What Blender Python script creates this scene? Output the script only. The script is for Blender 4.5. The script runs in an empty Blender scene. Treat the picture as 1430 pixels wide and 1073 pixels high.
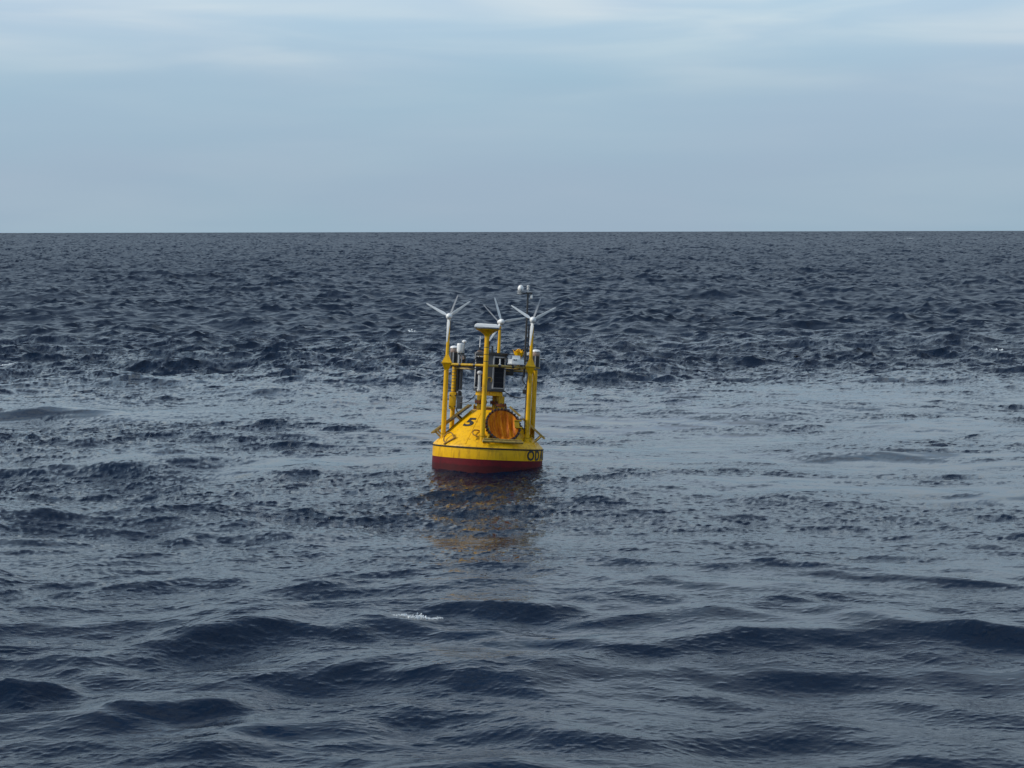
import bpy, bmesh, math, random
import numpy as np
from mathutils import Vector, Matrix, Euler

random.seed(5)
R = math.radians
scene = bpy.context.scene
COL = scene.collection

# ------------------------------------------------------------------ camera
CAM_H = 5.4
FPX = 2400.0                       # focal length in pixels of the 1430-wide photograph
PITCH = R(5.07)
cam_d = bpy.data.cameras.new('camera')
cam_d.sensor_width = 36.0
cam_d.lens = FPX / 1430.0 * 36.0
cam_d.clip_start = 0.5
cam_d.clip_end = 60000
cam = bpy.data.objects.new('camera', cam_d)
COL.objects.link(cam)
cam.matrix_world = (Matrix.Translation((0, 0, CAM_H)) @ Matrix.Rotation(R(90) - PITCH, 4, 'X')
                    @ Matrix.Rotation(R(-0.12), 4, 'Z'))
scene.camera = cam

# ------------------------------------------------------------------ sky
SUN_AZ, SUN_EL = R(262), R(38)     # azimuth clockwise from +Y: behind the camera, to the left
world = bpy.data.worlds.new('World')
scene.world = world
world.use_nodes = True
nt = world.node_tree
nt.nodes.clear()


def nd(tree, typ, **kw):
    n = tree.nodes.new(typ)
    for k, v in kw.items():
        if k.startswith('i_'):
            n.inputs[k[2:].replace('_', ' ')].default_value = v
        else:
            setattr(n, k, v)
    return n


def ramp(tree, stops, interp='LINEAR'):
    n = tree.nodes.new('ShaderNodeValToRGB')
    cr = n.color_ramp
    cr.interpolation = interp
    while len(cr.elements) < len(stops):
        cr.elements.new(0.5)
    for e, (p, c) in zip(cr.elements, stops):
        e.position = p
        e.color = (*c, 1) if len(c) == 3 else c
    return n


def g(v):
    return (v, v, v)


L = nt.links.new
out = nd(nt, 'ShaderNodeOutputWorld')
bg = nd(nt, 'ShaderNodeBackground')
bg.inputs['Strength'].default_value = 0.112
sky = nd(nt, 'ShaderNodeTexSky')
sky.sky_type = 'NISHITA'
sky.sun_disc = False
sky.sun_elevation = SUN_EL
sky.sun_rotation = SUN_AZ
sky.altitude = 5
sky.air_density = 1.0
sky.dust_density = 1.0
tc = nd(nt, 'ShaderNodeTexCoord')
sep = nd(nt, 'ShaderNodeSeparateXYZ')
L(tc.outputs['Generated'], sep.inputs[0])
# thin overcast: colour by elevation (sine of the elevation 0..1)
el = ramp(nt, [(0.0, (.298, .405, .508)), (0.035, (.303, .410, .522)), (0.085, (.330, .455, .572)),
               (0.14, (.45, .58, .71)), (0.26, (.62, .78, .98)), (0.44, (.25, .41, .63)), (0.65, (.085, .19, .40)), (1.0, (.06, .16, .37))])  # bright band above the view and dark zenith added for contrast in the water
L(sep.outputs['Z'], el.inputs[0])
# streaky cloud noise, stretched along the horizon
mp = nd(nt, 'ShaderNodeMapping')
mp.inputs['Scale'].default_value = (3.2, 3.2, 24.0)
mp.inputs['Location'].default_value = (4.2, 1.3, 0.35)
L(tc.outputs['Generated'], mp.inputs[0])
n1 = nd(nt, 'ShaderNodeTexNoise')
n1.inputs['Scale'].default_value = 1.6
n1.inputs['Detail'].default_value = 4
n1.inputs['Roughness'].default_value = 0.45
n1.inputs['Distortion'].default_value = 0.4
L(mp.outputs[0], n1.inputs['Vector'])
cr = ramp(nt, [(0.34, g(0)), (0.78, g(1))], 'EASE')
L(n1.outputs['Fac'], cr.inputs[0])
# whiter streaks grow upward from about four degrees
hi = nd(nt, 'ShaderNodeMapRange', interpolation_type='SMOOTHSTEP')
hi.inputs['From Min'].default_value = 0.06
hi.inputs['From Max'].default_value = 0.16
hi.inputs['To Min'].default_value = 0.06
hi.inputs['To Max'].default_value = 0.85
L(sep.outputs['Z'], hi.inputs['Value'])
mul = nd(nt, 'ShaderNodeMath', operation='MULTIPLY')
L(cr.outputs[0], mul.inputs[0])
L(hi.outputs[0], mul.inputs[1])
mixc = nd(nt, 'ShaderNodeMix', data_type='RGBA')
L(mul.outputs[0], mixc.inputs['Factor'])
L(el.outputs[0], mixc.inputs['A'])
mixc.inputs['B'].default_value = (.78, .79, .76, 1)
# teal / lavender drift
mp2 = nd(nt, 'ShaderNodeMapping')
mp2.inputs['Scale'].default_value = (2.6, 2.6, 9.0)
mp2.inputs['Location'].default_value = (1.75, 0.4, 2.2)
L(tc.outputs['Generated'], mp2.inputs[0])
n2 = nd(nt, 'ShaderNodeTexNoise')
n2.inputs['Scale'].default_value = 1.1
n2.inputs['Detail'].default_value = 3
L(mp2.outputs[0], n2.inputs['Vector'])
cr2 = ramp(nt, [(0.34, (1.0, .99, 1.0)), (0.68, (.93, 1.02, 1.01))])
L(n2.outputs['Fac'], cr2.inputs[0])
tint = nd(nt, 'ShaderNodeMix', data_type='RGBA', blend_type='MULTIPLY')
tint.inputs['Factor'].default_value = 1.0
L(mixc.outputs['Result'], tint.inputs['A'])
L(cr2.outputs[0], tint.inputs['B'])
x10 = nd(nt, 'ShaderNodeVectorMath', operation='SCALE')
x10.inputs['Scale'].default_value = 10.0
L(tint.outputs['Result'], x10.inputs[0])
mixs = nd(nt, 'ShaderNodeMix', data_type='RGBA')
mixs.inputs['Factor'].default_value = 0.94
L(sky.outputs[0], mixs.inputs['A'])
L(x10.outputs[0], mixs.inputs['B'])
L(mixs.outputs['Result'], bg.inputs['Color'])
L(bg.outputs[0], out.inputs[0])

# ------------------------------------------------------------------ sun (veiled)
sd = bpy.data.lights.new('sun', 'SUN')
sd.energy = 2.9
sd.angle = R(12)
sd.color = (1.0, .95, .86)
sun = bpy.data.objects.new('sun', sd)
COL.objects.link(sun)
to_sun = Vector((math.sin(SUN_AZ) * math.cos(SUN_EL), math.cos(SUN_AZ) * math.cos(SUN_EL), math.sin(SUN_EL)))
sun.rotation_euler = to_sun.to_track_quat('Z', 'Y').to_euler()
sun.location = to_sun * 80

vs = scene.view_settings
scene.display_settings.display_device = 'sRGB'
vs.view_transform = 'Standard'
vs.look = 'None'
vs.exposure = 0.0
vs.gamma = 1.0
vs.use_curve_mapping = False
scene.cycles.max_bounces = 6
scene.cycles.caustics_reflective = False
scene.cycles.caustics_refractive = False


# ------------------------------------------------------------------ materials
def mat(name, color, rough=0.5, metal=0.0, var=0.12, scale=6.0, bump=0.0, spec=0.5, dirt=None, dirt_amt=0.0, dirt_scale=3.0,
        stretch=(1, 1, 1)):
    m = bpy.data.materials.new(name)
    m.use_nodes = True
    t = m.node_tree
    b = t.nodes['Principled BSDF']
    b.inputs['Roughness'].default_value = rough
    b.inputs['Metallic'].default_value = metal
    b.inputs['Specular IOR Level'].default_value = spec
    c = t.nodes.new('ShaderNodeTexCoord')
    n = nd(t, 'ShaderNodeTexNoise')
    n.inputs['Scale'].default_value = scale
    n.inputs['Detail'].default_value = 6
    n.inputs['Roughness'].default_value = 0.6
    t.links.new(c.outputs['Object'], n.inputs['Vector'])
    lo = tuple(max(0, x * (1 - var)) for x in color)
    hi_ = tuple(min(1, x * (1 + var)) for x in color)
    r = ramp(t, [(0.3, lo), (0.7, hi_)])
    t.links.new(n.outputs['Fac'], r.inputs[0])
    last = r.outputs[0]
    if dirt:
        mpn = nd(t, 'ShaderNodeMapping')
        mpn.inputs['Scale'].default_value = stretch
        t.links.new(c.outputs['Object'], mpn.inputs[0])
        n3 = nd(t, 'ShaderNodeTexNoise')
        n3.inputs['Scale'].default_value = dirt_scale
        n3.inputs['Detail'].default_value = 8
        n3.inputs['Roughness'].default_value = 0.65
        t.links.new(mpn.outputs[0], n3.inputs['Vector'])
        r3 = ramp(t, [(0.50, g(0)), (0.72, g(dirt_amt))])
        t.links.new(n3.outputs['Fac'], r3.inputs[0])
        mx = nd(t, 'ShaderNodeMix', data_type='RGBA')
        t.links.new(r3.outputs[0], mx.inputs['Factor'])
        t.links.new(last, mx.inputs['A'])
        mx.inputs['B'].default_value = (*dirt, 1)
        last = mx.outputs['Result']
    t.links.new(last, b.inputs['Base Color'])
    rr = nd(t, 'ShaderNodeMapRange')
    rr.inputs['To Min'].default_value = max(0.03, rough - 0.12)
    rr.inputs['To Max'].default_value = min(1, rough + 0.12)
    t.links.new(n.outputs['Fac'], rr.inputs['Value'])
    t.links.new(rr.outputs[0], b.inputs['Roughness'])
    if bump:
        bp = nd(t, 'ShaderNodeBump')
        bp.inputs['Strength'].default_value = bump
        bp.inputs['Distance'].default_value = 0.01
        t.links.new(n.outputs['Fac'], bp.inputs['Height'])
        t.links.new(bp.outputs[0], b.inputs['Normal'])
    return m


M = {}
M['yellow'] = mat('yellow_paint', (.80, .43, .003), .42, var=.07, spec=.3, scale=4, dirt=(.26, .11, .015), dirt_amt=.75, dirt_scale=6, stretch=(2.2, 2.2, .5), bump=.12)
M['yellow_worn'] = mat('worn_yellow_paint', (.50, .30, .008), .5, var=.18, spec=.3, scale=8, dirt=(.20, .12, .03), dirt_amt=.75, dirt_scale=7, stretch=(2, 2, .6))
M['bar'] = mat('stained_bar_paint', (.36, .25, .06), .55, var=.25, scale=14, dirt=(.10, .05, .02), dirt_amt=.8, dirt_scale=9)
M['red'] = mat('red_antifouling', (.105, .003, .008), .6, var=.2, scale=5, spec=.25, dirt=(.05, .006, .010), dirt_amt=.6, dirt_scale=4, stretch=(2, 2, .6))
M['black'] = mat('black_paint', (.012, .011, .010), .5, var=.3)
M['band_black'] = mat('rim_black', (.014, .013, .012), .6, var=.3)
M['dark'] = mat('dark_metal', (.025, .024, .026), .45, var=.3, scale=20)
M['grey'] = mat('grey_metal', (.085, .09, .10), .42, var=.15, scale=9, dirt=(.10, .09, .08), dirt_amt=.5)
M['pale'] = mat('pale_metal', (.40, .40, .40), .4, var=.1, scale=12)
M['white'] = mat('white_plastic', (.80, .80, .78), .35, var=.05, scale=10, dirt=(.5, .46, .38), dirt_amt=.35, dirt_scale=8)
M['greywhite'] = mat('weathered_white', (.55, .55, .54), .45, var=.1, scale=10)
M['glass'] = mat('lens_plastic', (.30, .22, .18), .2, var=.1)
M['solar'] = mat('solar_cell', (.004, .005, .012), .3, var=.2, scale=30, spec=.15)
M['rust'] = mat('rust', (.16, .045, .015), .75, var=.4, scale=25, bump=.3)
M['brown'] = mat('stained_brown', (.30, .15, .02), .6, var=.3, scale=20)
M['wood'] = mat('brown_band', (.26, .17, .12), .6, var=.25, scale=20)


def wet_line(m):
    """dark wet growth along the waterline, ragged at its upper edge"""
    t = m.node_tree
    b = t.nodes['Principled BSDF']
    src = b.inputs['Base Color'].links[0].from_socket
    c = t.nodes.new('ShaderNodeTexCoord')
    sp = nd(t, 'ShaderNodeSeparateXYZ')
    t.links.new(c.outputs['Object'], sp.inputs[0])
    n = nd(t, 'ShaderNodeTexNoise')
    n.inputs['Scale'].default_value = 6
    n.inputs['Detail'].default_value = 6
    t.links.new(c.outputs['Object'], n.inputs['Vector'])
    ad = nd(t, 'ShaderNodeMath', operation='MULTIPLY_ADD')
    ad.inputs[1].default_value = -.10
    t.links.new(n.outputs['Fac'], ad.inputs[0])
    t.links.new(sp.outputs['Z'], ad.inputs[2])
    mr = nd(t, 'ShaderNodeMapRange')
    mr.inputs['From Min'].default_value = .035
    mr.inputs['From Max'].default_value = .075
    mr.inputs['To Min'].default_value = .65
    mr.inputs['To Max'].default_value = 0
    t.links.new(ad.outputs[0], mr.inputs['Value'])
    mx = nd(t, 'ShaderNodeMix', data_type='RGBA')
    t.links.new(mr.outputs[0], mx.inputs['Factor'])
    t.links.new(src, mx.inputs['A'])
    mx.inputs['B'].default_value = (.028, .004, .005, 1)
    t.links.new(mx.outputs['Result'], b.inputs['Base Color'])


wet_line(M['red'])


def hatch_material():
    m = bpy.data.materials.new('rust_stained_orange')
    m.use_nodes = True
    t = m.node_tree
    b = t.nodes['Principled BSDF']
    c = t.nodes.new('ShaderNodeTexCoord')
    mpn = nd(t, 'ShaderNodeMapping')
    mpn.inputs['Scale'].default_value = (9, 1.3, 1.3)
    t.links.new(c.outputs['Object'], mpn.inputs[0])
    n = nd(t, 'ShaderNodeTexNoise')
    n.inputs['Scale'].default_value = 2.2
    n.inputs['Detail'].default_value = 7
    n.inputs['Roughness'].default_value = .6
    t.links.new(mpn.outputs[0], n.inputs['Vector'])
    r = ramp(t, [(.30, (.20, .025, .003)), (.43, (.50, .11, .003)), (.58, (.70, .22, .003)), (.78, (.76, .32, .006))])
    t.links.new(n.outputs['Fac'], r.inputs[0])
    t.links.new(r.outputs[0], b.inputs['Base Color'])
    b.inputs['Roughness'].default_value = .55
    b.inputs['Specular IOR Level'].default_value = .2
    return m


M['hatch'] = hatch_material()

# ------------------------------------------------------------------ water
DIRX, DIRY = 0.28, -0.96          # waves run towards the camera, a little to the right


def wave_tile(Lm, N, lam0, lam1, slope, spread, ang, seed, power=3.6, chop=0.9):
    """periodic height and horizontal displacement of a band of waves, RMS slope as asked"""
    rng = np.random.default_rng(seed)
    k1 = np.fft.fftfreq(N, d=Lm / N) * 2 * np.pi
    kx, ky = np.meshgrid(k1, k1, indexing='xy')
    k = np.hypot(kx, ky)
    k[0, 0] = 1
    th = np.arctan2(ky, kx) - ang
    D = np.abs(np.cos(th / 2)) ** (2 * spread) + 0.015
    S = k ** (-power) * D
    lo, hi2 = 2 * np.pi / lam1, 2 * np.pi / lam0
    win = 1 / (1 + (lo / k) ** 8) * 1 / (1 + (k / hi2) ** 8)
    amp = np.sqrt(S) * win
    amp[0, 0] = 0
    a = amp * (rng.standard_normal((N, N)) + 1j * rng.standard_normal((N, N)))
    h = np.fft.ifft2(a).real
    sx = np.fft.ifft2(1j * kx * a).real
    sy = np.fft.ifft2(1j * ky * a).real
    f = slope / math.sqrt(float((sx ** 2 + sy ** 2).mean()))
    dx = np.fft.ifft2(1j * kx / k * a).real
    dy = np.fft.ifft2(1j * ky / k * a).real
    return dict(L=Lm, N=N, sx=(sx * f).astype(np.float32), sy=(sy * f).astype(np.float32), h=(h * f).astype(np.float32), dx=(dx * f * chop).astype(np.float32), dy=(dy * f * chop).astype(np.float32))


def sample(t, keys, x, y, rot=0.0):
    c, s = math.cos(rot), math.sin(rot)
    u = (x * c + y * s) / t['L'] * t['N']
    v = (-x * s + y * c) / t['L'] * t['N']
    iu, iv = np.floor(u), np.floor(v)
    fu, fv = (u - iu).astype(np.float32), (v - iv).astype(np.float32)
    N = t['N']
    i0 = iu.astype(np.int64) % N
    j0 = iv.astype(np.int64) % N
    i1, j1 = (i0 + 1) % N, (j0 + 1) % N
    a, b, c2, d = j0 * N + i0, j0 * N + i1, j1 * N + i0, j1 * N + i1
    w0, w1, w2, w3 = (1 - fu) * (1 - fv), fu * (1 - fv), (1 - fu) * fv, fu * fv
    res = []
    for kk in keys:
        A = t[kk].ravel()
        res.append(A[a] * w0 + A[b] * w1 + A[c2] * w2 + A[d] * w3)
    return res


def noise_tile(Lm, N, lam0, lam1, seed, sxy=(1, 1)):
    rng = np.random.default_rng(seed)
    k1 = np.fft.fftfreq(N, d=Lm / N) * 2 * np.pi
    kx, ky = np.meshgrid(k1 * sxy[0], k1 * sxy[1], indexing='xy')
    k = np.hypot(kx, ky)
    k[0, 0] = 1
    amp = k ** -1.6 / (1 + (2 * np.pi / lam1 / k) ** 6) / (1 + (k * lam0 / 2 / np.pi) ** 6)
    amp[0, 0] = 0
    h = np.fft.ifft2(amp * (rng.standard_normal((N, N)) + 1j * rng.standard_normal((N, N)))).real
    return dict(L=Lm, N=N, h=(h / h.std()).astype(np.float32))


def sstep(a, b, x):
    t = np.clip((x - a) / (b - a), 0, 1)
    return t * t * (3 - 2 * t)


def ground_at(px, py):
    """point of the still water seen at a pixel of the photograph (used once, to read positions off it)"""
    u, v = (px - 715) / FPX, -(py - 536.5) / FPX
    d = Vector((u, math.cos(PITCH) + v * math.sin(PITCH), -math.sin(PITCH) + v * math.cos(PITCH)))
    return Vector((0, 0, CAM_H)) + d * (CAM_H / -d.z)


BUOY = Vector((-.59, 39.75, -0.10))

# single waves that stand out in the photograph: centre, half crest length, half width back / front, height, crest angle
WAVES = []


def wave(px, py, crest, back, front, h, ang=0):
    p = ground_at(px, py)
    WAVES.append((p.x, p.y, crest, back, front, h, R(ang)))


wave(690, 872, 1.1, .75, .36, .14, 12)
wave(560, 895, 1.1, .6, .40, .12, 14)
wave(250, 1005, .9, .7, .32, .15, -4)
wave(330, 905, 1.0, .8, .4, .12, 12)
wave(20, 975, .7, .6, .34, .22, -4)
wave(120, 940, 1.1, .6, .4, .13, 10)
wave(560, 965, 2.2, 1.0, .36, .12, -4)
wave(1110, 905, 2.3, .9, .32, .11, 3)
wave(1370, 895, 1.6, .9, .36, .14, -3)
wave(1060, 945, 2.6, .9, .30, .05, -4)
wave(900, 1025, 2.0, 1.0, .34, .09, 6)
wave(1330, 1050, 1.6, 1.1, .5, .10, 3)
wave(80, 640, 3.8, 1.8, .9, .24, -2)
wave(60, 582, 2.2, 1.5, .9, .26, -3)
wave(110, 735, 3.4, 1.7, .8, .22, 3)
wave(350, 745, 1.6, 1.0, .7, .15, 4)
wave(1210, 628, 2.0, 1.2, .7, .11, 4)
wave(1160, 798, 1.6, .9, .6, .13, 0)
wave(450, 498, 2.4, 1.8, 1.6, .50, 0)
wave(1310, 478, 4.5, 2.5, 2.0, .55, 0)
wave(1120, 455, 2.0, 1.8, 1.5, .50, 0)
wave(90, 475, 5.0, 2.5, 2.0, .50, 0)


def build_water():
    # rows in depth, columns fan out with depth; denser where the sea is near
    rows = list(np.linspace(5.0, 14.5, 14, endpoint=False))
    hf = CAM_H * FPX * 1024 / 1430
    d = 14.5
    while d < 24000:
        rows.append(d)
        d += min(d * d / hf * .80, d * .0026) if d < 2000 else d * .05
    rows.append(24000.0)
    Y = np.array(rows)
    tt = np.concatenate([-np.geomspace(1.6, .335, 26), np.linspace(-.33, .33, 650), np.geomspace(.335, 1.6, 26)])
    nr, nc = len(Y), len(tt)
    x = (Y[:, None] * tt[None, :]).ravel()
    y = np.repeat(Y, nc)
    dist = np.hypot(x, y)
    rim = np.repeat((np.abs(tt) < 1.5)[None, :], nr, 0).ravel()

    ang = math.atan2(DIRY, DIRX)
    T1 = wave_tile(187, 1024, 7, 45, .050, 6, ang + .15, 11)
    T1b = wave_tile(263, 1024, 9, 60, .035, 8, ang - .35, 12)
    T1c = wave_tile(149, 1024, 3.5, 12, .085, 2.5, ang - .1, 17, 3.4, 1.1)
    T2 = wave_tile(61, 1024, 1.1, 5, .125, 2.2, ang, 13, 3.0, 1.1)
    T2b = wave_tile(83, 1024, 1.1, 5, .105, 2.2, ang - .3, 14, 3.0, 1.1)
    T3 = wave_tile(23.7, 1024, .35, 1.6, .20, 9.0, ang - .1, 15, 2.9, 1.1)
    T5 = wave_tile(31, 1024, .45, 3.0, .10, 14, -math.pi / 2 - .16, 18, 3.0, 1.0)
    T5b = wave_tile(37, 1024, .6, 4.0, .08, 14, -math.pi / 2 + .22, 19, 3.0, 1.0)
    T4 = wave_tile(7.3, 1024, .06, .45, .27, 7, -math.pi / 2 + .1, 16, 2.7, 1.2)
    G1 = noise_tile(130, 512, 5, 60, 21, (2.4, .8))
    G2 = noise_tile(47, 512, 2, 20, 22, (2.0, .7))
    G3 = noise_tile(61, 1024, .7, 9, 23, (2.4, .7))
    n1 = sample(G1, ['h'], x, y)[0]
    n2 = sample(G2, ['h'], x, y)[0]
    n3 = sample(G3, ['h'], x + .8 * n2, y + .9 * n1 + .5 * n2, .06)[0]

    # wake slick: a smoother band lying across, about 43 to 60 m off
    e_far = 58.5 + 3.4 * n1 + 1.6 * n2 + 2.6 * n3 + .03 * x
    e_near = 43.5 + 2.2 * n1 + 1.1 * n2 + 1.6 * n3 - .36 * x
    far = sstep(-6.0, 9.0, y - e_far)
    slick = sstep(-2.5, 2.0, y - e_near) * (1 - far)
    near = 1 - sstep(21.5, 27.5, y + 1.0 * n1 + .12 * x)
    mid = np.clip(1 - far - slick - near, 0, 1)
    patch = np.clip(1 + .25 * n1 + .22 * n2 + .30 * n3, .12, 2.1)
    left = sstep(2, -9, x)
    calmer = .32 + .68 * sstep(25, 38, y + .8 * n1)          # the ripples die down towards the near swell
    m1 = far * 1.0 + slick * .55 + mid * .7 + near * 1.15
    m1c = far * 1.0 + slick * .32 + mid * (.30 + .2 * left) + near * .40
    m2 = far * 1.05 + slick * .22 + mid * (.36 + .25 * left) + near * (.44 + .34 * left)
    m3 = far * 1.2 * np.clip(patch, .6, 1.4) + patch * (slick * .20 * np.clip(1 + .8 * n3, .2, 3) + mid * (.33 + .14 * left) * calmer + near * (.14 + .25 * left))
    right = sstep(-2, 4, x)
    m5 = near * (.92 - .34 * right) + mid * .70 * (.5 + .5 * patch) + slick * .22 + far * .9
    lee = np.exp(-((x - BUOY.x) / 6.0) ** 2 - ((y - 32.5) / 6.5) ** 2)
    m3 = m3 * (1 + .5 * lee) + .05 * lee
    m4 = far * 1.0 + patch * (slick * .22 * np.clip(1 + .8 * n3, .15, 3) + mid * .66 * calmer + near * .34) * (1 + .5 * lee) + .26 * lee

    z = np.zeros_like(x)
    ox = np.zeros_like(x)
    slx = np.zeros_like(x)
    sly = np.zeros_like(x)
    oy = np.zeros_like(x)
    for T, m, rot in ((T1, m1, 0), (T1b, m1, .25), (T1c, m1c, .1), (T2, m2, 0), (T2b, m2, -.4), (T3, m3, .2), (T5, m5, 0), (T5b, m5, 0)):
        h, dx, dy, gx, gy = sample(T, ['h', 'dx', 'dy', 'sx', 'sy'], x, y, rot)
        if rot:
            c, s = math.cos(rot), math.sin(rot)
            dx, dy = dx * c - dy * s, dx * s + dy * c
            gx, gy = gx * c - gy * s, gx * s + gy * c
        crest = np.clip(1 + .28 * h / float(T['h'].std()), .45, 1.7)     # steeper near the crests, flatter in the troughs
        slx += gx * m * crest
        sly += gy * m * crest
        z += h * m
        ox += dx * m
        oy += dy * m
    sel = np.nonzero(y < 110)[0]
    f4 = (1 - sstep(70, 110, y[sel])) * m4[sel]
    h, dx, dy, gx, gy = sample(T4, ['h', 'dx', 'dy', 'sx', 'sy'], x[sel], y[sel], .12)
    c, s = math.cos(.12), math.sin(.12)
    z4 = np.zeros_like(z)
    z4[sel] = h * f4
    ox[sel] += (dx * c - dy * s) * f4
    oy[sel] += (dx * s + dy * c) * f4
    crest = np.clip(1 + .6 * h / float(T4['h'].std()), .3, 2.6)
    s4x, s4y = (gx * c - gy * s) * f4 * crest, (gx * s + gy * c) * f4 * crest

    def single(xx, yy, wx, wy, cl, bk, fr, hh, a, nz):
        u = (xx - wx) * math.cos(a) + (yy - wy) * math.sin(a)
        v = -(xx - wx) * math.sin(a) + (yy - wy) * math.cos(a)
        v = v + .10 * cl * np.sin(u / cl * 2.3 + wx) + .06 * nz
        w = np.where(v > 0, v / bk, v / fr)
        return hh * np.exp(-(u / cl) ** 2) * (np.exp(-np.abs(w) ** 1.6) - .30 * np.exp(-((w + 1.6) / 1.1) ** 2))

    for (wx, wy, cl, bk, fr, hh, a) in WAVES:
        rr = max(cl, bk) * 3
        q = np.nonzero((np.abs(x - wx) < rr) & (np.abs(y - wy) < rr))[0]
        if not len(q):
            continue
        args = (wx, wy, cl, bk, fr, hh, a, n2[q])
        p0 = single(x[q], y[q], *args)
        z[q] += p0
        slx[q] += (single(x[q] + .01, y[q], *args) - p0) / .01
        sly[q] += (single(x[q], y[q] + .01, *args) - p0) / .01
    # the buoy damps the water close around it and rides at its mean level
    rb = np.hypot(x - BUOY.x, y - BUOY.y)
    damp = 1 - .75 * np.exp(-(rb / 2.6) ** 2)
    z = z * damp + z4 + .085 * np.exp(-(rb / 5.0) ** 2)
    slx *= damp
    sly *= damp
    slx[sel] += s4x
    sly[sel] += s4y
    keep = rim & (y > 5.5)
    px = x + np.where(keep, ox, 0)
    py = y + np.where(keep, oy, 0)
    pz = np.where(keep, z, 0) * 1.0

    co = np.stack([px, py, pz], 1).astype(np.float32)
    idx = np.arange(nr * nc, dtype=np.int32).reshape(nr, nc)
    quads = np.stack([idx[:-1, :-1], idx[:-1, 1:], idx[1:, 1:], idx[1:, :-1]], -1).reshape(-1, 4)
    # the rest of the sea: flat wings beside and behind
    nv = len(co)
    far_, n0 = 24000.0, Y[0]
    ex = np.array([(-far_ * 1.6, -far_, 0), (far_ * 1.6, -far_, 0), (-far_ * 1.6, n0, 0), (far_ * 1.6, n0, 0)], np.float32)
    co = np.concatenate([co, ex])
    tl, tr = idx[0, 0], idx[0, -1]
    bl, br = idx[-1, 0], idx[-1, -1]
    extra = [(nv, nv + 1, tr, tl), (nv, tl, bl, nv + 2), (nv + 1, nv + 3, br, tr)]
    quads = np.concatenate([quads, np.array(extra, np.int32)])
    me = bpy.data.meshes.new('sea')
    me.vertices.add(len(co))
    me.vertices.foreach_set('co', co.ravel())
    me.loops.add(quads.size)
    me.loops.foreach_set('vertex_index', quads.ravel().astype(np.int32))
    me.polygons.add(len(quads))
    me.polygons.foreach_set('loop_start', np.arange(0, quads.size, 4, dtype=np.int32))
    me.polygons.foreach_set('loop_total', np.full(len(quads), 4, np.int32))
    me.polygons.foreach_set('use_smooth', np.ones(len(quads), bool))
    # roughness left over from the ripples that the mesh no longer carries at that distance
    calm = np.clip(m3 / 1.0, 0, 1.3)
    lost = np.hypot(.2 * m4 * sstep(60, 115, dist), .16 * m3 * sstep(600, 2500, dist)) + .007
    rough = np.sqrt((.5 + .30 * sstep(60, 300, dist)) * lost)
    rip = np.clip(m4, 0, 1.4)
    blend = np.ones_like(dist)
    for nm, arr in (('sea_roughness', rough), ('sea_ripple', rip), ('slope_x', slx), ('slope_y', sly), ('slope_blend', blend)):
        at = me.attributes.new(nm, 'FLOAT', 'POINT')
        at.data.foreach_set('value', np.concatenate([arr, np.full(4, .3)]).astype(np.float32))
    build_water.surface = (px, py, pz)
    me.update()
    me.validate()
    o = bpy.data.objects.new('sea', me)
    COL.objects.link(o)
    o['kind'] = 'structure'
    return o


def water_material():
    m = bpy.data.materials.new('sea_water')
    m.use_nodes = True
    t = m.node_tree
    b = t.nodes['Principled BSDF']
    b.inputs['IOR'].default_value = 1.333
    b.inputs['Base Color'].default_value = (.0006, .0072, .021, 1)
    ra = nd(t, 'ShaderNodeAttribute', attribute_name='sea_roughness')
    ri = nd(t, 'ShaderNodeAttribute', attribute_name='sea_ripple')
    t.links.new(ra.outputs['Fac'], b.inputs['Roughness'])
    geo = nd(t, 'ShaderNodeNewGeometry')
    mpn = nd(t, 'ShaderNodeMapping')
    mpn.inputs['Rotation'].default_value = (0, 0, R(-12))
    mpn.inputs['Scale'].default_value = (.55, 1.25, 1)
    t.links.new(geo.outputs['Position'], mpn.inputs[0])
    n = nd(t, 'ShaderNodeTexNoise')
    n.inputs['Scale'].default_value = 12.0
    n.inputs['Detail'].default_value = 4
    n.inputs['Roughness'].default_value = .62
    n.inputs['Distortion'].default_value = .6
    t.links.new(mpn.outputs[0], n.inputs['Vector'])
    bp = nd(t, 'ShaderNodeBump')
    bp.inputs['Distance'].default_value = .022
    t.links.new(n.outputs['Fac'], bp.inputs['Height'])
    # far off, where the mesh is wider than the waves, the waves' own slopes give the normal
    ax, ay, ab = (nd(t, 'ShaderNodeAttribute', attribute_name=q) for q in ('slope_x', 'slope_y', 'slope_blend'))
    cx = nd(t, 'ShaderNodeCombineXYZ')
    cx.inputs['Z'].default_value = -1
    t.links.new(ax.outputs['Fac'], cx.inputs['X'])
    t.links.new(ay.outputs['Fac'], cx.inputs['Y'])
    neg = nd(t, 'ShaderNodeVectorMath', operation='SCALE')
    neg.inputs['Scale'].default_value = -1
    t.links.new(cx.outputs[0], neg.inputs[0])
    nn = nd(t, 'ShaderNodeVectorMath', operation='NORMALIZE')
    t.links.new(neg.outputs[0], nn.inputs[0])
    mxn = nd(t, 'ShaderNodeMix', data_type='VECTOR')
    t.links.new(ab.outputs['Fac'], mxn.inputs['Factor'])
    t.links.new(geo.outputs['Normal'], mxn.inputs['A'])
    t.links.new(nn.outputs[0], mxn.inputs['B'])
    t.links.new(mxn.outputs['Result'], bp.inputs['Normal'])
    sc = nd(t, 'ShaderNodeMath', operation='MULTIPLY')
    sc.inputs[1].default_value = .9
    t.links.new(ri.outputs['Fac'], sc.inputs[0])
    t.links.new(sc.outputs[0], bp.inputs['Strength'])
    t.links.new(bp.outputs[0], b.inputs['Normal'])
    return m


sea = build_water()
sea.data.materials.append(water_material())

# ------------------------------------------------------------------ mesh helpers


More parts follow.
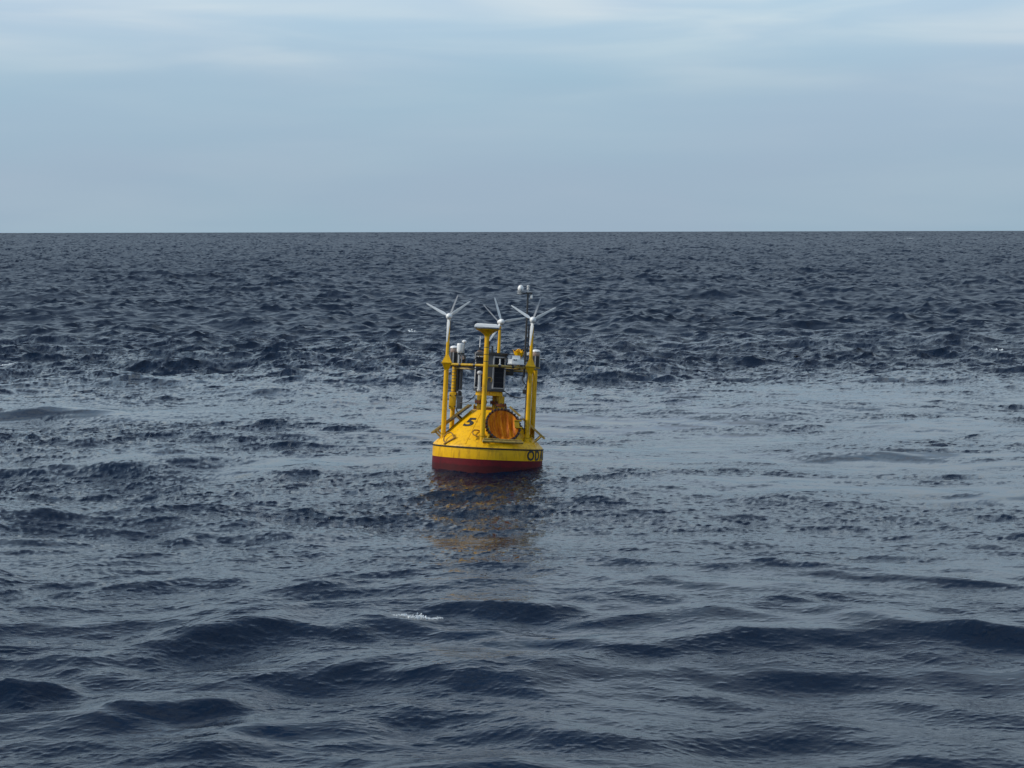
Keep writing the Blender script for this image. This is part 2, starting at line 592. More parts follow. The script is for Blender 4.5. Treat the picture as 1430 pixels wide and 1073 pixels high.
def link(name, bm, m, parent=None, smooth=True, label=None, loc=None):
    me = bpy.data.meshes.new(name)
    bmesh.ops.recalc_face_normals(bm, faces=bm.faces)
    bm.to_mesh(me)
    bm.free()
    mats = m if isinstance(m, (list, tuple)) else [m]
    for mm in mats:
        me.materials.append(mm)
    if smooth:
        me.shade_smooth()
        me.set_sharp_from_angle(angle=R(38))
    o = bpy.data.objects.new(name, me)
    COL.objects.link(o)
    if parent is not None:
        o.parent = parent
    if loc is not None:
        o.location = loc
    if label:
        o['label'] = label
    return o


def lathe(bm, prof, n=48, mtx=None, caps=True, mi=None):
    """prof: list of (radius, z)"""
    mtx = mtx or Matrix()
    rings = []
    for r, z in prof:
        rings.append([bm.verts.new(mtx @ Vector((r * math.cos(2 * math.pi * i / n), r * math.sin(2 * math.pi * i / n), z))) for i in range(n)])
    for k in range(len(rings) - 1):
        a, b = rings[k], rings[k + 1]
        for i in range(n):
            j = (i + 1) % n
            f = bm.faces.new((a[i], a[j], b[j], b[i]))
            if mi:
                f.material_index = mi[k]
    if caps:
        bm.faces.new(rings[0][::-1])
        bm.faces.new(rings[-1])
    return bm


def frame_to(d, up=Vector((0, 0, 1))):
    d = Vector(d).normalized()
    return d.to_track_quat('Z', 'Y').to_matrix().to_4x4()


def rod(bm, a, b, r0, r1=None, n=14):
    a, b = Vector(a), Vector(b)
    r1 = r0 if r1 is None else r1
    m = Matrix.Translation(a) @ frame_to(b - a)
    ln = (b - a).length
    return lathe(bm, [(r0, 0), (r1, ln)], n, m)


def path(bm, pts, r, n=8):
    """bent tube through the points"""
    P = [Vector(p) for p in pts]
    rings = []
    prev = None
    for i, p in enumerate(P):
        if i == 0:
            d = P[1] - P[0]
        elif i == len(P) - 1:
            d = P[-1] - P[-2]
        else:
            d = (P[i + 1] - p).normalized() + (p - P[i - 1]).normalized()
        d.normalize()
        if prev is None:
            s = d.orthogonal().normalized()
        else:
            s = (prev - d * prev.dot(d)).normalized()
        prev = s
        t = d.cross(s)
        rings.append([bm.verts.new(p + (s * math.cos(2 * math.pi * k / n) + t * math.sin(2 * math.pi * k / n)) * r) for k in range(n)])
    for a, b in zip(rings[:-1], rings[1:]):
        for k in range(n):
            j = (k + 1) % n
            bm.faces.new((a[k], a[j], b[j], b[k]))
    bm.faces.new(rings[0][::-1])
    bm.faces.new(rings[-1])
    return bm


def box(bm, c, s, mtx=None, bev=0.0):
    m = (mtx or Matrix()) @ Matrix.Translation(c) @ Matrix.Diagonal((*s, 1))
    r = bmesh.ops.create_cube(bm, size=1.0, matrix=m)
    if bev:
        es = list({e for v in r['verts'] for e in v.link_edges})
        bmesh.ops.bevel(bm, geom=es, offset=bev, segments=2, affect='EDGES', profile=.6)
    return bm


def B():
    return bmesh.new()


def arc(c, r, a0, a1, n, ax, ay):
    c, ax, ay = Vector(c), Vector(ax), Vector(ay)
    return [c + ax * r * math.cos(a0 + (a1 - a0) * i / n) + ay * r * math.sin(a0 + (a1 - a0) * i / n) for i in range(n + 1)]


def glyph(ch, height, bold=.03, extrude=.004):
    """flat letter mesh, lower left at the origin, scaled to the height"""
    cu = bpy.data.curves.new('glyph', 'FONT')
    cu.body = ch
    cu.size = 1
    cu.offset = bold
    cu.extrude = extrude / height * .7
    cu.resolution_u = 6
    ob = bpy.data.objects.new('glyph', cu)
    COL.objects.link(ob)
    dg = bpy.context.evaluated_depsgraph_get()
    me = bpy.data.meshes.new_from_object(ob.evaluated_get(dg))
    bpy.data.objects.remove(ob)
    bm = B()
    bm.from_mesh(me)
    bpy.data.meshes.remove(me)
    xs = [v.co.x for v in bm.verts]
    ys = [v.co.y for v in bm.verts]
    k = height / (max(ys) - min(ys))
    x0, y0, w = min(xs), min(ys), max(xs) - min(xs)
    for v in bm.verts:
        v.co = Vector(((v.co.x - x0) * k, (v.co.y - y0) * k, v.co.z * k))
    # finer faces, so that the letter can follow a curved wall
    for _ in range(1):
        bmesh.ops.triangulate(bm, faces=bm.faces)
        bmesh.ops.subdivide_edges(bm, edges=[e for e in bm.edges if e.calc_length() > .06], cuts=2)
    return bm, w * k


# ------------------------------------------------------------------ the buoy
buoy = bpy.data.objects.new('weather_buoy', None)
COL.objects.link(buoy)
buoy['label'] = 'yellow and dark red ocean weather buoy with small wind turbines, afloat in the sea'
buoy['category'] = 'buoy'
buoy.location = BUOY
buoy.rotation_euler = (R(-5.6), R(3.0), R(0))


def pol(az, r, z):
    """azimuth in degrees, 0 = towards the camera (-Y), positive to the right"""
    a = R(az)
    return Vector((r * math.sin(a), -r * math.cos(a), z))


RH, ZR = 1.285, .515               # hull radius, height of the rim
ZT, RT = 1.345, .43                # top of the cone
SL = (ZT - .56) / (1.255 - RT)     # slope of the cone


def cone_r(z):
    return 1.255 - (z - .56) / SL


def cone_pt(az, z, off=0.0):
    a = R(az)
    nrm = Vector((SL, 0, 1)).normalized()          # outward normal in the (r, z) plane
    r = cone_r(z) + nrm.x * off
    return pol(az, r, z + nrm.z * off)


# hull: drum, dark red below the paint line
bm = lathe(B(), [(.9, -.75), (RH, -.5), (RH, .245)], 96)
bottom = link('hull_bottom', bm, M['red'], buoy)
bm = lathe(B(), [(RH, .2451), (RH + .001, .25), (RH + .001, ZR - .03), (RH - .001, ZR)], 96)
hull = link('hull', bm, M['yellow'], buoy)
bm = lathe(B(), [(RH + .002, .480), (RH + .016, .484), (RH + .018, .508), (RH + .002, .513)], 96, caps=False)  # black raised band round the top of the drum
link('rim_band', bm, M['band_black'], buoy)
bm = lathe(B(), [(RH - .002, ZR + .002), (RH - .008, .53), (1.255, .56)] + [(1.255 - (1.255 - RT) * i / 6, .56 + (ZT - .56) * i / 6) for i in range(1, 7)] + [(RT - .03, ZT + .015)], 96)
deck = link('deck_cone', bm, M['yellow'], buoy)
# weld seams of the cone plates
for az in (-72, -24, 62, 120, 180, 240):
    bm = path(B(), [cone_pt(az, .57 + (ZT - .58) * i / 8, .001) for i in range(9)], .007, 6)
    link('weld_seam', bm, M['yellow'], deck)

# lettering round the drum
for ch, az, w_deg in (('O', 50.6, 11.4), ('D', 62.6, 8.6), ('A', 75.0, 10.8), ('S', 87.4, 9.5)):
    bm, w = glyph(ch, .228, .028)
    for v in bm.verts:
        a = az - w_deg / 2 + v.co.x / w * w_deg
        p = pol(a, RH + .006 + v.co.z, .258 + v.co.y)
        v.co = p
    link('letter', bm, M['black'], hull, smooth=False)

# the number on the cone
bm, w = glyph('5', .30, .035)
for v in bm.verts:
    sc_ = v.co.y / .30
    zz = .965 + sc_ * .195
    az = -47.5 + (v.co.x / w) * 19.0 + sc_ * 2.0
    v.co = cone_pt(az, zz, .007 + v.co.z)
link('number', bm, M['black'], deck, smooth=False)

# two mooring loops welded to the cone
def loop(az, z, turn, k=1.0):
    o = cone_pt(az, z, .012)
    e1 = (cone_pt(az + 2, z, .012) - cone_pt(az - 2, z, .012)).normalized()
    e2 = (cone_pt(az, z + .02, .012) - cone_pt(az, z - .02, .012)).normalized()
    e3 = e1.cross(e2).normalized()
    c, s = math.cos(turn), math.sin(turn)
    ex, ey = e1 * c + e2 * s, -e1 * s + e2 * c
    b = B()
    path(b, [o + (ex * -.17 + ey * -.12 + e3 * .008) * k, o + (ex * .17 + ey * -.12 + e3 * .008) * k], .017, 8)
    q = [(-.12, -.12, .0), (-.135, -.02, .07), (-.09, .09, .12), (0, .125, .13), (.09, .09, .12), (.115, 0, .07), (.10, -.12, .0)]
    path(b, [o + (ex * u + ey * v + e3 * w2 * .6) * k for u, v, w2 in q], .016, 8)
    return b


link('mooring_loop', loop(-50, .665, R(52)), M['brown'], buoy)
link('mooring_loop', loop(-14.5, .80, R(96), .8), M['brown'], buoy)

# six legs round the cone
LEG_R = 1.11
AZ0 = -7
LEG_TOP = {0: 3.10, 1: 2.40, 2: 2.36, 3: 2.40, 4: 2.36, 5: 2.40}
leg_base, legs = [], []
for i in range(6):
    az = AZ0 + 60 * i
    if i == 5:
        az = AZ0 - 63
    p0 = pol(az, LEG_R, 0)
    zb = .56 + (1.255 - LEG_R) * SL - .05
    leg_base.append(p0)
    b = rod(B(), p0 + Vector((0, 0, zb)), p0 + Vector((0, 0, LEG_TOP[i])), .058, .055, 20)
    lg = link('leg', b, M['yellow'], buoy)
    legs.append(lg)
    b = lathe(B(), [(.058, 0), (.062, .03)], 20, Matrix.Translation(p0 + Vector((0, 0, zb + .10))))
    link('collar', b, M['yellow_worn'], lg)
    rr = p0.normalized()
    s = Vector((0, 0, 1)).cross(rr)
    for sg in (-1, 1):           # small gusset at the foot
        b = B()
        v = [p0 + s * sg * .055 + Vector((0, 0, zb + .02)), p0 + s * sg * .15 + rr * .02 + Vector((0, 0, zb + .02)), p0 + s * sg * .055 + Vector((0, 0, zb + .17))]
        f1 = [b.verts.new(q + rr * .008) for q in v]
        f2 = [b.verts.new(q - rr * .008) for q in v]
        b.faces.new(f1)
        b.faces.new(f2[::-1])
        for k in range(3):
            b.faces.new((f1[k], f1[(k + 1) % 3], f2[(k + 1) % 3], f2[k]))
        link('gusset', b, M['yellow_worn'], lg, smooth=False)

# ring of bars that joins the legs
ZB = 2.375
for i in range(6):
    a, c = leg_base[i], leg_base[(i + 1) % 6]
    d = (c - a).normalized() * .057
    b = rod(B(), a + d + Vector((0, 0, ZB)), c - d + Vector((0, 0, ZB)), .030, n=12)
    link('ring_bar', b, M['bar'] if i not in (5,) else M['yellow_worn'], buoy)
# spokes to the tower
for i in (2, 4):
    a = leg_base[i]
    d = a.normalized()
    b = rod(B(), a - d * .06 + Vector((0, 0, ZB - .07)), d * .34 + Vector((0, 0, ZB - .07)), .024, n=10)
    link('spoke', b, M['bar'], buoy)

# --- wind turbines on three legs
def blade_mesh(length=.60):
    b = B()
    st = [(.05, .028, .028, 30), (.09, .052, .020, 27), (.15, .078, .015, 23), (.27, .064, .011, 16), (.42, .048, .008, 11), (.56, .034, .006, 8), (length, .016, .004, 7)]
    rings = []
    for z, ch, th, tw in st:
        t = R(tw)
        pts = [(-.5, 0), (-.32, .5), (.05, .45), (.5, .04), (.05, -.35), (-.32, -.4)]
        ring = []
        for u, v in pts:
            x, y = u * ch, v * th
            ring.append(b.verts.new((x * math.cos(t) - y * math.sin(t), x * math.sin(t) + y * math.cos(t), z)))
        rings.append(ring)
    for a, c in zip(rings[:-1], rings[1:]):
        for k in range(6):
            j = (k + 1) % 6
            b.faces.new((a[k], a[j], c[j], c[k]))
    b.faces.new(rings[0][::-1])
    b.faces.new(rings[-1])
    return b


def turbine(base, angles, tail, z0=2.40, zh=3.475, yaw=0.0):
    T = bpy.data.objects.new('wind_turbine', None)
    COL.objects.link(T)
    T.parent = buoy
    T.location = base + Vector((0, 0, z0))
    hh = zh - z0
    b = B()                       # square flared foot, above and below its plate
    for zz in ((.012, .185, .115, .050), (-.012, -.17, .108, .060)):
        za, zb, ra, rb = zz
        q = [b.verts.new((sx * ra, sy * ra, za)) for sx, sy in ((-1, -1), (1, -1), (1, 1), (-1, 1))]
        w = [b.verts.new((sx * rb * .75, sy * rb * .75, zb)) for sx, sy in ((-1, -1), (1, -1), (1, 1), (-1, 1))]
        for k in range(4):
            b.faces.new((q[k], q[(k + 1) % 4], w[(k + 1) % 4], w[k]))
        b.faces.new(q)
        b.faces.new(w)
    link('flared_foot', b, M['yellow'], T, smooth=False)
    b = box(B(), (0, 0, 0), (.25, .25, .022), bev=.004)
    link('foot_plate', b, M['yellow_worn'], T)
    b = rod(B(), (0, 0, .10), (0, 0, hh - .05), .040, .030, 16)
    link('mast', b, M['yellow'], T)
    ym = Matrix.Translation((0, 0, hh)) @ Matrix.Rotation(yaw, 4, 'Z')
    b = B()
    m = ym @ Matrix.Rotation(R(90), 4, 'X')        # +z of the profile points to the camera
    lathe(b, [(.004, -.20), (.030, -.18), (.052, -.10), (.062, 0), (.060, .06), (.05, .085)], 20, m)
    link('nacelle', b, M['white'], T)
    b = B()
    lathe(b, [(.068, .088), (.074, .11), (.070, .15), (.052, .19), (.025, .212), (.004, .218)], 20, m)
    link('hub', b, M['white'], T)
    b = B()
    lathe(b, [(.046, -.10), (.044, -.02)], 14, Matrix.Translation((0, 0, hh)))
    link('yaw_collar', b, M['greywhite'], T)
    me = None
    for a in angles:
        if me is None:
            o = link('blade', blade_mesh(), M['white'], T)
            me = o.data
        else:
            o = bpy.data.objects.new('blade', me)
            COL.objects.link(o)
            o.parent = T
        o.matrix_local = ym @ Matrix.Translation((0, -.125, 0)) @ Matrix.Rotation(R(90 - a), 4, 'Y')
    b = B()                       # slim fin rising behind the nacelle
    tx = math.cos(R(tail))
    st = [(.05, .045, .007), (.20, .040, .006), (.38, .036, .005), (.54, .026, .003)]
    rings = []
    for q, cw, th in st:
        c = Vector((tx * q, .12 + .25 * q, math.sin(R(tail)) * q))
        rings.append([b.verts.new(ym @ (c + Vector((sx * cw / 2, sy * th, 0)))) for sx, sy in ((-1, -1), (1, -1), (1, 1), (-1, 1))])
    for p, q in zip(rings[:-1], rings[1:]):
        for k in range(4):
            b.faces.new((p[k], p[(k + 1) % 4], q[(k + 1) % 4], q[k]))
    b.faces.new(rings[0][::-1])
    b.faces.new(rings[-1])
    link('tail_fin', b, M['pale'], T)
    return T


turbine(leg_base[5], (153, 38, 268), 72)
turbine(leg_base[1], (149, 31, 266), 73)
turbine(leg_base[3], (109, 13, 240), 133, yaw=R(14))

# --- flat antenna on the front leg
f = leg_base[0]
A = bpy.data.objects.new('antenna_stand', None)
COL.objects.link(A)
A.parent = buoy
A.location = f
b = lathe(B(), [(.058, 3.03), (.075, 3.07), (.20, 3.155), (.255, 3.175), (.262, 3.20)], 28)
link('flared_bracket', b, M['yellow'], A)
b = lathe(B(), [(.30, 3.202), (.30, 3.222)], 32)
link('mounting_plate', b, M['grey'], A)
b = B()
q = [(-.30, -.19), (.27, -.19), (.27, .19), (-.30, .19)]
lo = [b.verts.new((x, y, 3.224)) for x, y in q]
md = [b.verts.new((x * 1.0, y, 3.262)) for x, y in q]
up = [b.verts.new((x * .82 - .01, y * .86, 3.315)) for x, y in q]
for s1, s2 in ((lo, md), (md, up)):
    for k in range(4):
        b.faces.new((s1[k], s1[(k + 1) % 4], s2[(k + 1) % 4], s2[k]))
b.faces.new(lo[::-1])
b.faces.new(up)
bmesh.ops.bevel(b, geom=list(b.edges), offset=.012, segments=2, affect='EDGES')
link('flat_antenna', b, M['white'], A)
for z in (2.78, 2.62, 2.46):       # black bands taped round the leg
    b = lathe(B(), [(.058, 0), (.0595, .002), (.0595, .010), (.058, .012)], 20, Matrix.Translation(f + Vector((0, 0, z))))
    link('band', b, M['dark'], legs[0])
b = rod(B(), f + Vector((.05, -.02, 2.80)), f + Vector((.05, -.02, 2.93)), .016, n=8)
link('rusty_clamp', b, M['rust'], legs[0])

# --- instrument tower with solar panels
TW = bpy.data.objects.new('instrument_tower', None)
COL.objects.link(TW)
TW.parent = buoy
TW.location = (-.035, 0, 0)
Z0, Z1 = 1.83, 2.64
ca, sa = .39 / 2, .13                      # half width of the wide faces, chamfer width
ap = ca + sa / math.sqrt(2)                # distance of wide faces from the axis
oct_ = []
for k in range(4):
    n_ = Matrix.Rotation(R(45 + 90 * k), 3, 'Z')
    oct_ += [n_ @ Vector((ap, -ca, 0)), n_ @ Vector((ap, ca, 0))]
rotT = Matrix.Rotation(R(-3), 3, 'Z')
oct_ = [rotT @ v for v in oct_]


def prism(b, pts, z0, z1, k=1.0):
    lo_ = [b.verts.new((p.x * k, p.y * k, z0)) for p in pts]
    up_ = [b.verts.new((p.x * k, p.y * k, z1)) for p in pts]
    n = len(pts)
    for i in range(n):
        b.faces.new((lo_[i], lo_[(i + 1) % n], up_[(i + 1) % n], up_[i]))
    b.faces.new(lo_[::-1])
    b.faces.new(up_)
    return b


link('housing', prism(B(), oct_, Z0, Z1), M['grey'], TW, smooth=False)
link('base_plate', prism(B(), oct_, Z0 - .035, Z0 - .001, 1.10), M['dark'], TW, smooth=False)
link('base_ring', prism(B(), oct_, Z0 - .135, Z0 - .036, .92), M['yellow'], TW, smooth=False)
link('top_plate', prism(B(), oct_, Z1 + .001, Z1 + .055, 1.14), M['dark'], TW, smooth=False)
b = box(B(), (.47, -.03, Z1 + .035), (.20, .22, .012))
link('top_shelf', b, M['dark'], TW)
for k in range(4):
    n_ = rotT @ (Matrix.Rotation(R(45 + 90 * k), 3, 'Z') @ Vector((1, 0, 0)))
    t_ = Vector((-n_.y, n_.x, 0))
    m = Matrix(((t_.x, n_.x, 0, n_.x * ap), (t_.y, n_.y, 0, n_.y * ap), (0, 0, 1, (Z0 + Z1) / 2), (0, 0, 0, 1)))
    hgt = Z1 - Z0
    b = B()
    for sx in (-1, 1):
        box(b, (sx * (ca - .022), .016, 0), (.030, .028, hgt - .05), m)
    for sz in (-1, 1):
        box(b, (0, .016, sz * (hgt / 2 - .045)), (2 * ca - .076, .027, .026), m)
    link('panel_frame', b, M['pale'], TW, smooth=False)
    b = box(B(), (0, .008, 0), (2 * ca - .078, .014, hgt - .12), m)
    link('solar_panel', b, M['solar'], TW, smooth=False)
    b = B()
    for q in range(1, 6):
        box(b, (0, .016, -hgt / 2 + .06 + q * (hgt - .12) / 6), (2 * ca - .08, .002, .003), m)
    link('cell_line', b, M['grey'], TW, smooth=False)
# things standing on the tower
for x, y, h0, wh in ((-.27, .0, .12, True), (.02, .10, .17, False)):
    b = rod(B(), (x, y, Z1 + .055), (x, y, Z1 + .055 + h0), .022, n=10)
    link('antenna_base', b, M['dark'], TW)
    if wh:
        b = rod(B(), (x, y, Z1 + .055 + h0), (x, y, Z1 + .44), .013, .009, n=8)
        link('whip_antenna', b, M['white'], TW)
b = box(B(), (-.26, -.05, Z1 + .075), (.12, .1, .04), bev=.01)
link('junction_box', b, M['wood'], TW)
for x in (-.26, -.16):
    b = path(B(), [(x - .1, -.10, Z1 - .12), (x - .1, -.10, Z1 + .0), (x - .085, -.10, Z1 + .05), (x - .04, -.10, Z1 + .062)], .012, 8)
    if x < -.2:
        link('conduit', b, M['pale'], TW)
    else:
        b.free()
b = box(B(), (-.15, -.34, Z1 - .035), (.24, .02, .02))
link('bracket', b, M['bar'], TW)
# white tube in front of the left panel
b = lathe(B(), [(.006, 1.775), (.045, 1.785), (.054, 1.82), (.036, 1.85), (.036, 2.17), (.062, 2.185), (.068, 2.215), (.05, 2.25), (.008, 2.262)], 18, Matrix.Translation((-.235, -.335, 0)))
link('white_canister', b, M['greywhite'], TW)
# round cable gland beside the leg
b = path(B(), arc((-.005, -.37, 2.06), .055, R(-60), R(200), 12, (1, 0, 0), (0, 0, 1)), .011, 6)
link('cable_loop', b, M['yellow_worn'], TW)

# --- four flanged pipes carry the tower
for x, y, zf in ((-.235, -.16, 1.555), (.255, -.17, 1.50), (.12, .2, 1.55), (-.2, .22, 1.55)):
    b = rod(B(), (x, y, ZT - .03), (x, y, Z0 - .136), .075, .075, 18)
    p = link('support_pipe', b, M['yellow_worn'], buoy)
    b = lathe(B(), [(.08, -.045), (.125, -.040), (.125, -.012), (.128, -.010), (.128, .016), (.08, .022)], 20, Matrix.Translation((x, y, zf)))
    link('flange', b, M['rust'], p)
    b = B()
    for k in range(8):
        a = 2 * math.pi * k / 8
        lathe(b, [(.012, -.065), (.012, .04)], 6, Matrix.Translation((x + .105 * math.cos(a), y + .105 * math.sin(a), zf)))
    link('flange_bolts', b, M['dark'], p, smooth=False)
b = lathe(B(), [(.36, ZT + .012), (.36, ZT + .03), (.33, ZT + .036)], 40)
link('top_cover', b, M['rust'], deck)

# --- round bolted hatch on the front of the cone
HC = pol(19.5, .985, 1.04)
hn = Vector((math.sin(R(17)) * math.cos(R(27)), -math.cos(R(17)) * math.cos(R(27)), math.sin(R(27))))
hz = (Vector((0, 0, 1)) - hn * hn.z).normalized()
hx = hz.cross(-hn).normalized()
if hx.x < 0:
    hx = -hx
HM = Matrix(((hx.x, hz.x, hn.x, HC.x), (hx.y, hz.y, hn.y, HC.y), (hx.z, hz.z, hn.z, HC.z), (0, 0, 0, 1)))
hatch = bpy.data.objects.new('round_hatch', None)
COL.objects.link(hatch)
hatch.parent = buoy
hatch.matrix_local = HM @ Matrix.Scale(1.08, 4)
b = lathe(B(), [(.355, -.75), (.355, -.01)], 48, caps=False)
link('neck', b, M['yellow_worn'], hatch)
b = lathe(B(), [(.36, -.045), (.385, -.042), (.385, -.004), (.345, .0), (.335, -.01)], 48, caps=False)
link('flange', b, M['rust'], hatch)
NB = 30
b = B()
for k in range(NB):
    a = 2 * math.pi * (k + .5) / NB
    lathe(b, [(.022, -.07), (.022, .035)], 6, Matrix.Translation((.372 * math.cos(a), .372 * math.sin(a), 0)))
link('hatch_bolts', b, M['dark'], hatch, smooth=False)
b = B()                            # dished cover with pressed ribs
nr_, na_ = 14, 72
cv = b.verts.new((0, 0, -.02))
prev = None
for i in range(1, nr_ + 1):
    r = .338 * i / nr_
    ring = []
    for k in range(na_):
        a = 2 * math.pi * k / na_
        x, y = r * math.cos(a), r * math.sin(a)
        e = max(0, 1 - (r / .338) ** 2)
        zz = -.085 * e ** .8 + .030 * math.cos(x / .338 * math.pi * 4.5 + .6) * min(1, e * 3)
        ring.append(b.verts.new((x, y, zz)))
    if prev is None:
        cv.co.z = -.085 + .02 * math.cos(.6)
        for k in range(na_):
            b.faces.new((cv, ring[k], ring[(k + 1) % na_]))
    else:
        for k in range(na_):
            j = (k + 1) % na_
            b.faces.new((prev[k], prev[j], ring[j], ring[k]))
    prev = ring
link('ribbed_cover', b, M['hatch'], hatch)
b = B()                            # two hinge lugs on the right edge
for y in (.10, -.06):
    box(b, (.325, y, .03), (.16, .022, .030))
box(b, (.30, .02, .018), (.10, .13, .025))
link('hinge', b, M['yellow_worn'], hatch, smooth=False)
b = lathe(B(), [(.045, -.05), (.05, 0), (.03, .05)], 12, Matrix.Translation((.40, .17, .02)))
link('latch_knob', b, M['pale'], hatch)

# step bar below the hatch, and the bent hose at its left
p0, p1 = cone_pt(-8.5, .595, .09), cone_pt(46, .585, .09)
p1 = Vector((.80, -1.06, .66))
p0 = Vector((-.12, -1.30, .665))
b = rod(B(), p0, p1, .030, n=12)
st = link('step_bar', b, M['bar'], buoy)
b = rod(B(), p0 + Vector((.02, .035, .05)), p1 + Vector((-.04, .035, .045)), .02, n=10)
link('upper_rail', b, M['bar'], st)
for t in (.06, .5, .94):
    q = p0.lerp(p1, t)
    b = rod(B(), q, q + Vector((-.1 * q.x, .20, .03)), .018, n=8)
    link('stand_off', b, M['yellow_worn'], st)
b = path(B(), [(-.12, -1.20, .63), (-.04, -1.17, .68), (.015, -1.12, .78), (.025, -1.08, .88), (0, -1.05, .97), (-.03, -1.0, 1.03)], .022, 8)
link('hose', b, M['yellow_worn'], buoy)

# --- panel frames that lie off the cone on both flanks
def flank(az, width=.74):
    F = bpy.data.objects.new('deck_panel', None)
    COL.objects.link(F)
    F.parent = buoy
    a0, a1 = cone_pt(az, .74, .17), cone_pt(az, 1.345, .11)
    t = (a1 - a0).normalized()
    s = Vector((math.cos(R(az)), math.sin(R(az)), 0))
    n = s.cross(t).normalized()
    if n.z < 0:
        n = -n
    ln = (a1 - a0).length
    m = Matrix(((s.x, t.x, n.x, a0.x), (s.y, t.y, n.y, a0.y), (s.z, t.z, n.z, a0.z), (0, 0, 0, 1)))
    F.matrix_local = m
    b = B()
    for sx in (-1, 1):
        box(b, (sx * width / 2, ln / 2 - .04, 0), (.05, ln + .20, .05), bev=.008)
    for y in (.02, ln - .02):
        box(b, (0, y, 0), (width - .052, .05, .045), bev=.006)
    link('panel_frame', b, M['bar'], F)
    b = box(B(), (0, ln / 2, -.01), (width - .06, ln - .06, .022))
    link('solar_panel', b, M['solar'], F)
    for sx in (-1, 1):
        for y, dz in ((-.06, .155), (ln * .62, .10)):
            b = rod(B(), (sx * (width / 2 - .01), y, -.02), (sx * (width / 2 - .01), y + .02, -dz - .05), .022, n=8)
            link('post', b, M['bar'], F)
    b = B()
    rod(b, (-width / 2 - .06, -.14, 0), (width / 2 + .06, -.14, 0), .022, n=8)
    link('foot_bar', b, M['bar'], F)
    return F


flank(-93)
flank(90)
flank(180)

# --- equipment on the ring and the legs
def lantern(p, zb, h, k=1.0):
    """dark lantern with pale side strips, brown band and white domed cap"""
    N = bpy.data.objects.new('navigation_lantern', None)
    COL.objects.link(N)
    N.parent = buoy
    N.location = (p.x, p.y, zb)
    b = lathe(B(), [(.085 * k, 0), (.085 * k, h * .62)], 20)
    link('body', b, M['black'], N)
    b = lathe(B(), [(.088 * k, h * .62 + .001), (.094 * k, h * .66), (.094 * k, h * .82), (.09 * k, h * .84)], 20)
    link('lens', b, M['glass'], N)
    b = lathe(B(), [(.095 * k, h * .84 + .001), (.108 * k, h * .87), (.10 * k, h * .93), (.06 * k, h * .985), (.01, h)], 20)
    link('cap', b, M['white'], N)
    for a in (-10, 80, 170, 260):
        q = Vector((math.sin(R(a)), -math.cos(R(a)), 0)) * .092 * k
        b = box(B(), (q.x, q.y, h * .33), (.028, .028, h * .60))
        link('strip', b, M['pale'], N)
    b = lathe(B(), [(.11 * k, -.03), (.11 * k, -.001)], 20)
    link('foot', b, M['bar'], N)
    return N


lantern(leg_base[4] + Vector((-.03, 0, 0)), 2.42, .42)
N2 = lantern(leg_base[2], 2.42, .42)
b = box(B(), (.16, 0, .19), (.13, .03, .02))
link('side_bracket', b, M['dark'], N2)

# white cylinder on its stalk, small gauge beside it
cyl = Vector((-.745, -.56, 0))
WS = bpy.data.objects.new('white_sensor', None)
COL.objects.link(WS)
WS.parent = buoy
WS.location = (cyl.x, cyl.y, 2.40)
b = B()
rod(b, (-.02, 0, 0), (-.02, 0, .26), .020, n=10)
rod(b, (.04, .02, 0), (.04, .02, .24), .016, n=10)
link('stalk', b, M['pale'], WS)
b = lathe(B(), [(.03, .22), (.05, .235), (.072, .26), (.078, .30), (.080, .43), (.076, .452), (.068, .46)], 24)
link('drum', b, M['white'], WS)
b = box(B(), (0.03, 0, .225), (.15, .1, .03), bev=.008)
link('mounting_plate', b, M['dark'], WS)
b = B()
rod(b, (.085, .05, .20), (.085, .05, .52), .012, n=8)
link('gauge_stem', b, M['pale'], WS)
b = lathe(B(), [(.02, .485), (.052, .495), (.055, .52), (.03, .545), (.006, .55)], 16, Matrix.Translation((.085, .05, 0)))
link('gauge_head', b, M['white'], WS)

# cabinet, control box and tubes on the rear left leg
lp = leg_base[4]
E = bpy.data.objects.new('equipment_bracket', None)
COL.objects.link(E)
E.parent = buoy
E.location = (lp.x, lp.y, 0)
b = box(B(), (-.01, -.075, 1.535), (.165, .05, .40), bev=.015)
link('mounting_plate', b, M['yellow'], E)
for sx in (-1, 1):
    for zz in (1.40, 1.66):
        b = lathe(B(), [(.016, 0), (.016, .03)], 6, Matrix.Translation((sx * .06 - .01, -.10, zz)) @ Matrix.Rotation(R(90), 4, 'X'))
        link('bolt', b, M['dark'], E, smooth=False)
b = box(B(), (.155, -.03, 1.50), (.135, .15, .30), bev=.015)
link('control_box', b, M['grey'], E)
b = lathe(B(), [(.075, 1.655), (.075, 1.72), (.06, 1.765), (.03, 1.785)], 20, Matrix.Translation((.13, -.03, 0)))
link('dark_dome', b, M['dark'], E)
b = rod(B(), (.085, -.01, 1.66), (.075, -.01, 2.36), .035, n=10)
link('cable_bundle', b, M['dark'], E)
b = rod(B(), (.15, .02, 1.80), (.15, .02, 2.34), .048, n=14)
link('grey_tube', b, M['grey'], E)
b = path(B(), [(.09, -.04, 1.36), (.10, -.05, 1.30), (.14, -.05, 1.25), (.22, -.05, 1.22)], .014, 6)
link('cable', b, M['dark'], E)
b = box(B(), (.30, 0, 2.345), (.44, .10, .07), bev=.01)
link('junction_box', b, M['dark'], E)
b = B()
for zz in np.arange(1.75, 2.3, .075):
    lathe(b, [(.062, 0), (.062, .018)], 14, Matrix.Translation((0, 0, float(zz))))
link('clip_band', b, M['bar'], E)

